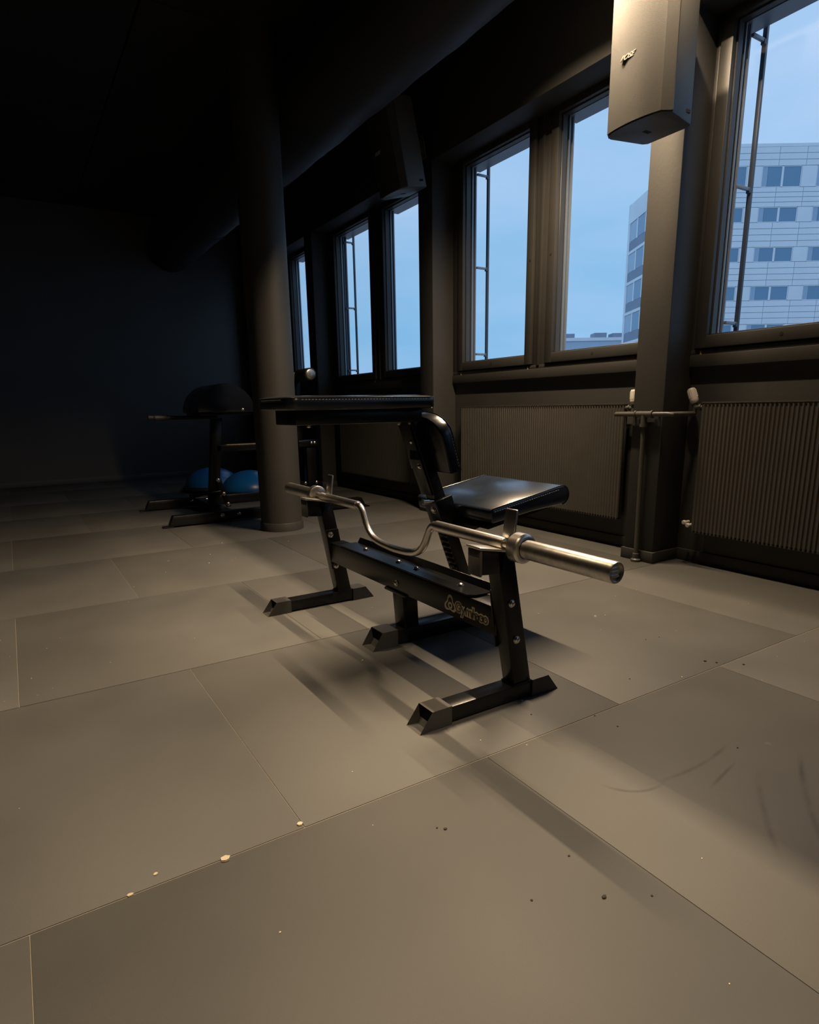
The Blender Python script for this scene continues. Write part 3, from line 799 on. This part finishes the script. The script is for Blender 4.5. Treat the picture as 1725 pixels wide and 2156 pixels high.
for z in (.92, 1.155):
    ro = MB().lathe((2.262, 5.16, z), (0, 1, 0), [(0, .02), (0, .045), (.006, .052), (.24, .052), (.246, .045), (.246, .02)], 28).build('foam_roller', 'rubber', gm)
    MB().lathe((2.262, 5.155, z), (0, 1, 0), [(-.004, 0), (-.004, .010), (.001, .012), (.001, .032), (.004, .040), (.006, .040)], 28).build('roller_cap', 'chrome', ro)
    MB().cyl((2.262, 5.40, z), (2.262, 5.16, z), .012).build('roller_axle', 'chrome', ro)

# ------------------------------------------------------------------ half-ball balance trainers
def bosu(x, y, label):
    r = empty('balance_trainer', (x, y, 0), label, 'balance trainer', 'half-ball balance trainers by the far wall')
    MB().lathe((x, y, 0), (0, 0, 1), [(0, 0), (0, .22), (.006, .24), (.028, .31), (.040, .318), (.050, .312), (.052, .28)], 40).build('base_disc', 'bosubase', r)
    pr_ = [(.05+.205*math.sin(PI/2*k/12), .29*math.cos(PI/2*k/12)) for k in range(13)]; pr_[-1] = (pr_[-1][0], 0)
    d = MB().lathe((x, y, 0), (0, 0, 1), pr_, 40).build('dome', 'bosu', r)
    MB().lathe((x, y, 0), (0, 0, 1), [(.045, .300), (.052, .312), (.062, .310), (.068, .296), (.060, .285)], 40).build('rim', 'bosubase', r)
bosu(1.83, 7.0, 'blue half-ball balance trainer, the left one, farther from the column')
bosu(2.05, 6.38, 'blue half-ball balance trainer, the right one, partly behind the column')

# ------------------------------------------------------------------ outside: office block, low roofs, ground
tag(MB().box(XO+.5, 260, -220, 260, -14.4, -14).build('ground', 'ground'), kind='structure')
BA = YAW     # the block stands square to this heading
ufw = Vector((math.sin(BA), math.cos(BA), 0)); urt = Vector((math.cos(BA), -math.sin(BA), 0))
DEP, LAT0, LAT1, DBK = 60.0, 25.3, 58.0, 76.7
TOPZ = CAM_H+21.4
ob = empty('office_block', urt*LAT0+ufw*DEP+Vector((0, 0, -14)), 'pale office block with rows of ribbon windows outside the glass', 'building')
ob.rotation_euler = (0, 0, -BA)           # local x = along the long front, local y = away
def ob_part(name, mesh_or_mb, m, parent=None, loc=(0, 0, 0)):
    if isinstance(mesh_or_mb, MB):
        mb = mesh_or_mb
        bmesh.ops.recalc_face_normals(mb.bm, faces=mb.bm.faces)
        me = bpy.data.meshes.new(name); mb.bm.to_mesh(me); mb.bm.free(); me.materials.append(MT[m])
    else: me = mesh_or_mb
    o = bpy.data.objects.new(name, me); COL.objects.link(o); o.parent = parent or ob; o.location = loc; return o
HT = TOPZ+14
ob_part('core_wall', MB().box(.12, LAT1-LAT0, .12, DBK-DEP, 0, HT-.1), 'bdark')
ob_part('roof_edge', MB().box(0, LAT1-LAT0, 0, DBK-DEP, HT-.25, HT), 'bwhite')
FH = 3.22
rows = [HT-1.72-FH*k for k in range(0, 6)]      # window head heights
GP, GW = 4.75, 3.45
x_first = -.9-GP+1.35
pane_me = {}
def pane(w_, h_, key):
    k_ = (round(w_, 2), round(h_, 2), key)
    if k_ not in pane_me:
        mb = MB().box(0, w_, .06, .11, 0, h_); me = bpy.data.meshes.new('pane'); mb.bm.to_mesh(me); mb.bm.free(); me.materials.append(MT[key]); pane_me[k_] = me
    return pane_me[k_]
frame_me = None
ngrp = int((LAT1-LAT0)/GP)
panel_me = {}
def panel(w_, h_, mkey):
    k_ = (round(w_, 2), round(h_, 2), mkey)
    if k_ not in panel_me:
        mb = MB().box(.02, w_-.02, 0, .12, .02, h_-.02); me = bpy.data.meshes.new('facade_panel'); mb.bm.to_mesh(me); mb.bm.free(); me.materials.append(MT[mkey]); panel_me[k_] = me
    return panel_me[k_]
off0 = 1.0
def band(z0, z1, nrow, hs):
    """cladding band between two heights over the whole front"""
    hh = (z1-z0)/nrow
    for r in range(nrow):
        x = 0.0
        while x < LAT1-LAT0-.1:
            w_ = min(GP/2, LAT1-LAT0-x)
            ob_part('facade_panel', panel(w_, hh, 'bwhite'), None, None, (x, 0, z0+r*hh)); x += GP/2
for k, zt in enumerate(rows):
    wh = 1.66 if k == 0 else 1.22
    zbt = zt-wh
    znext = rows[k+1] if k+1 < len(rows) else zbt-2.0
    if k == 0: band(zt, HT-.25, 3, 0)
    if k < 5: band(znext, zbt, 4, 0)
    else: band(0.0, zbt, 6, 0)
    x = off0
    g = 0
    ob_part('facade_panel', panel(off0, wh, 'bwhite'), None, None, (0, 0, zbt))
    while x+GP <= LAT1-LAT0+.01:
        wn = ob_part('window', MB().box(0, GW, .10, .13, 0, wh).box(0, .06, .02, .1, 0, wh).box(GW-.06, GW, .02, .1, 0, wh).box(0, GW, .02, .1, wh-.05, wh).box(0, GW, .02, .1, 0, .05).box(1.72, 1.90, .02, .1, 0, wh), 'bwhite', None, (x, 0, zbt))
        ob_part('pane', pane(.46, wh-.1, 'bglass2'), None, wn, (.06, 0, .05))
        ob_part('pane', pane(1.18, wh-.1, 'bglass'), None, wn, (.54, 0, .05))
        ob_part('pane', pane(1.47, wh-.1, 'bglass'), None, wn, (1.91, 0, .05))
        ob_part('facade_panel', panel(GP-GW, wh, 'bwhite'), None, None, (x+GW, 0, zbt))
        x += GP; g += 1
# side front of the block (seen obliquely): slab bands, grey panels, a glazed group near the far end
DL = DBK-DEP
for k in range(6):
    zt = HT-2.0-FH*k
    ob_part('slab_band', MB().box(-.06, .12, 0, DL, zt, zt+(1.75 if k == 0 else .30)), 'bwhite')
    ob_part('grey_panel', MB().box(.0, .12, 0, DL-5.6, zt-FH+.30, zt), 'bgrey')
    ob_part('grey_panel', MB().box(.0, .12, DL-5.6, DL-.6, zt-FH+.30, zt-1.95), 'bgrey')
    wn = ob_part('window', MB().box(.06, .12, DL-5.6, DL-.6, zt-1.95, zt).box(-.03, .08, DL-3.05, DL-2.75, zt-1.95, zt).box(-.03, .08, DL-5.6, DL-5.2, zt-1.95, zt), 'bwhite')
    ob_part('pane', MB().box(.0, .07, DL-2.7, DL-.7, zt-1.9, zt-.05), 'bglass2', wn)
    ob_part('pane', MB().box(.0, .07, DL-5.2, DL-3.1, zt-1.9, zt-.05), 'bglass', wn)
ob_part('corner_band', MB().box(-.05, .13, DL-.6, DL, 0, HT), 'bwhite')

def low_block(az_px0, az_px1, dist, ztop, label, boxes=()):
    """long low roof; pixel columns give its bearing, dist its depth"""
    def pt(px): return urt*((px-862.5)/F_PX*dist*1.03)+ufw*dist
    a, c = pt(az_px0), pt(az_px1)
    L0 = (c-a).length
    e = empty('low_block', a+Vector((0, 0, -14)), label, 'building'); e.rotation_euler = (0, 0, -BA)
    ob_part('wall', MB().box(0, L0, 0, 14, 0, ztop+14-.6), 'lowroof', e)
    ob_part('roof_edge', MB().box(-.2, L0+.2, -.2, 14.2, ztop+14-.6, ztop+14), 'bwhite', e)
    for (f0, f1, h) in boxes:
        ob_part('roof_unit', MB().box(L0*f0, L0*f1, 2, 5, ztop+14, ztop+14+h), 'bgrey', e)
    return e
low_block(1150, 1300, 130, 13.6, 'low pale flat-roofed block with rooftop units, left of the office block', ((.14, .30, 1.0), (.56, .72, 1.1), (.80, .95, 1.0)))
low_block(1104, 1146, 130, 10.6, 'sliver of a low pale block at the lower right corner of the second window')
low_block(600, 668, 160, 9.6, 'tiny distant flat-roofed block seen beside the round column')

# ------------------------------------------------------------------ crumbs on the floor
random.seed(11)
def crumbs(name, m, spots, label):
    b = MB()
    for (x, y, r) in spots:
        a = random.random()*PI; n_ = 6
        ps = [(x+r*(.7+.6*random.random())*math.cos(2*PI*k/n_+a), y+r*(.6+.5*random.random())*math.sin(2*PI*k/n_+a)) for k in range(n_)]
        b.prism(ps, 0, r*.5, axis='z')
    o = b.build(name, m, None, smooth=False); tag(o, label, 'crumbs', kind='stuff'); return o
sp = [(.245, 1.095, .009), (.41, 1.115, .006), (.12, 1.13, .004), (.07, 1.1, .005)]
for k in range(90):
    sp.append((random.uniform(-.4, 2.8), random.uniform(.35, 4.2), random.choice((.0012, .0015, .002, .003))))
crumbs('pale_crumbs', 'crumb', sp, 'pale chalk crumbs scattered on the rubber floor')
sd = [(.79, .62, .005), (.66, .93, .004), (1.91, 1.15, .005), (1.93, 1.12, .004), (1.99, 1.06, .004)]
for k in range(12): sd.append((random.uniform(.6, 2.4), random.uniform(.4, 1.4), .0025))
crumbs('dark_crumbs', 'crumbd', sd, 'tiny black rubber crumbs on the floor')
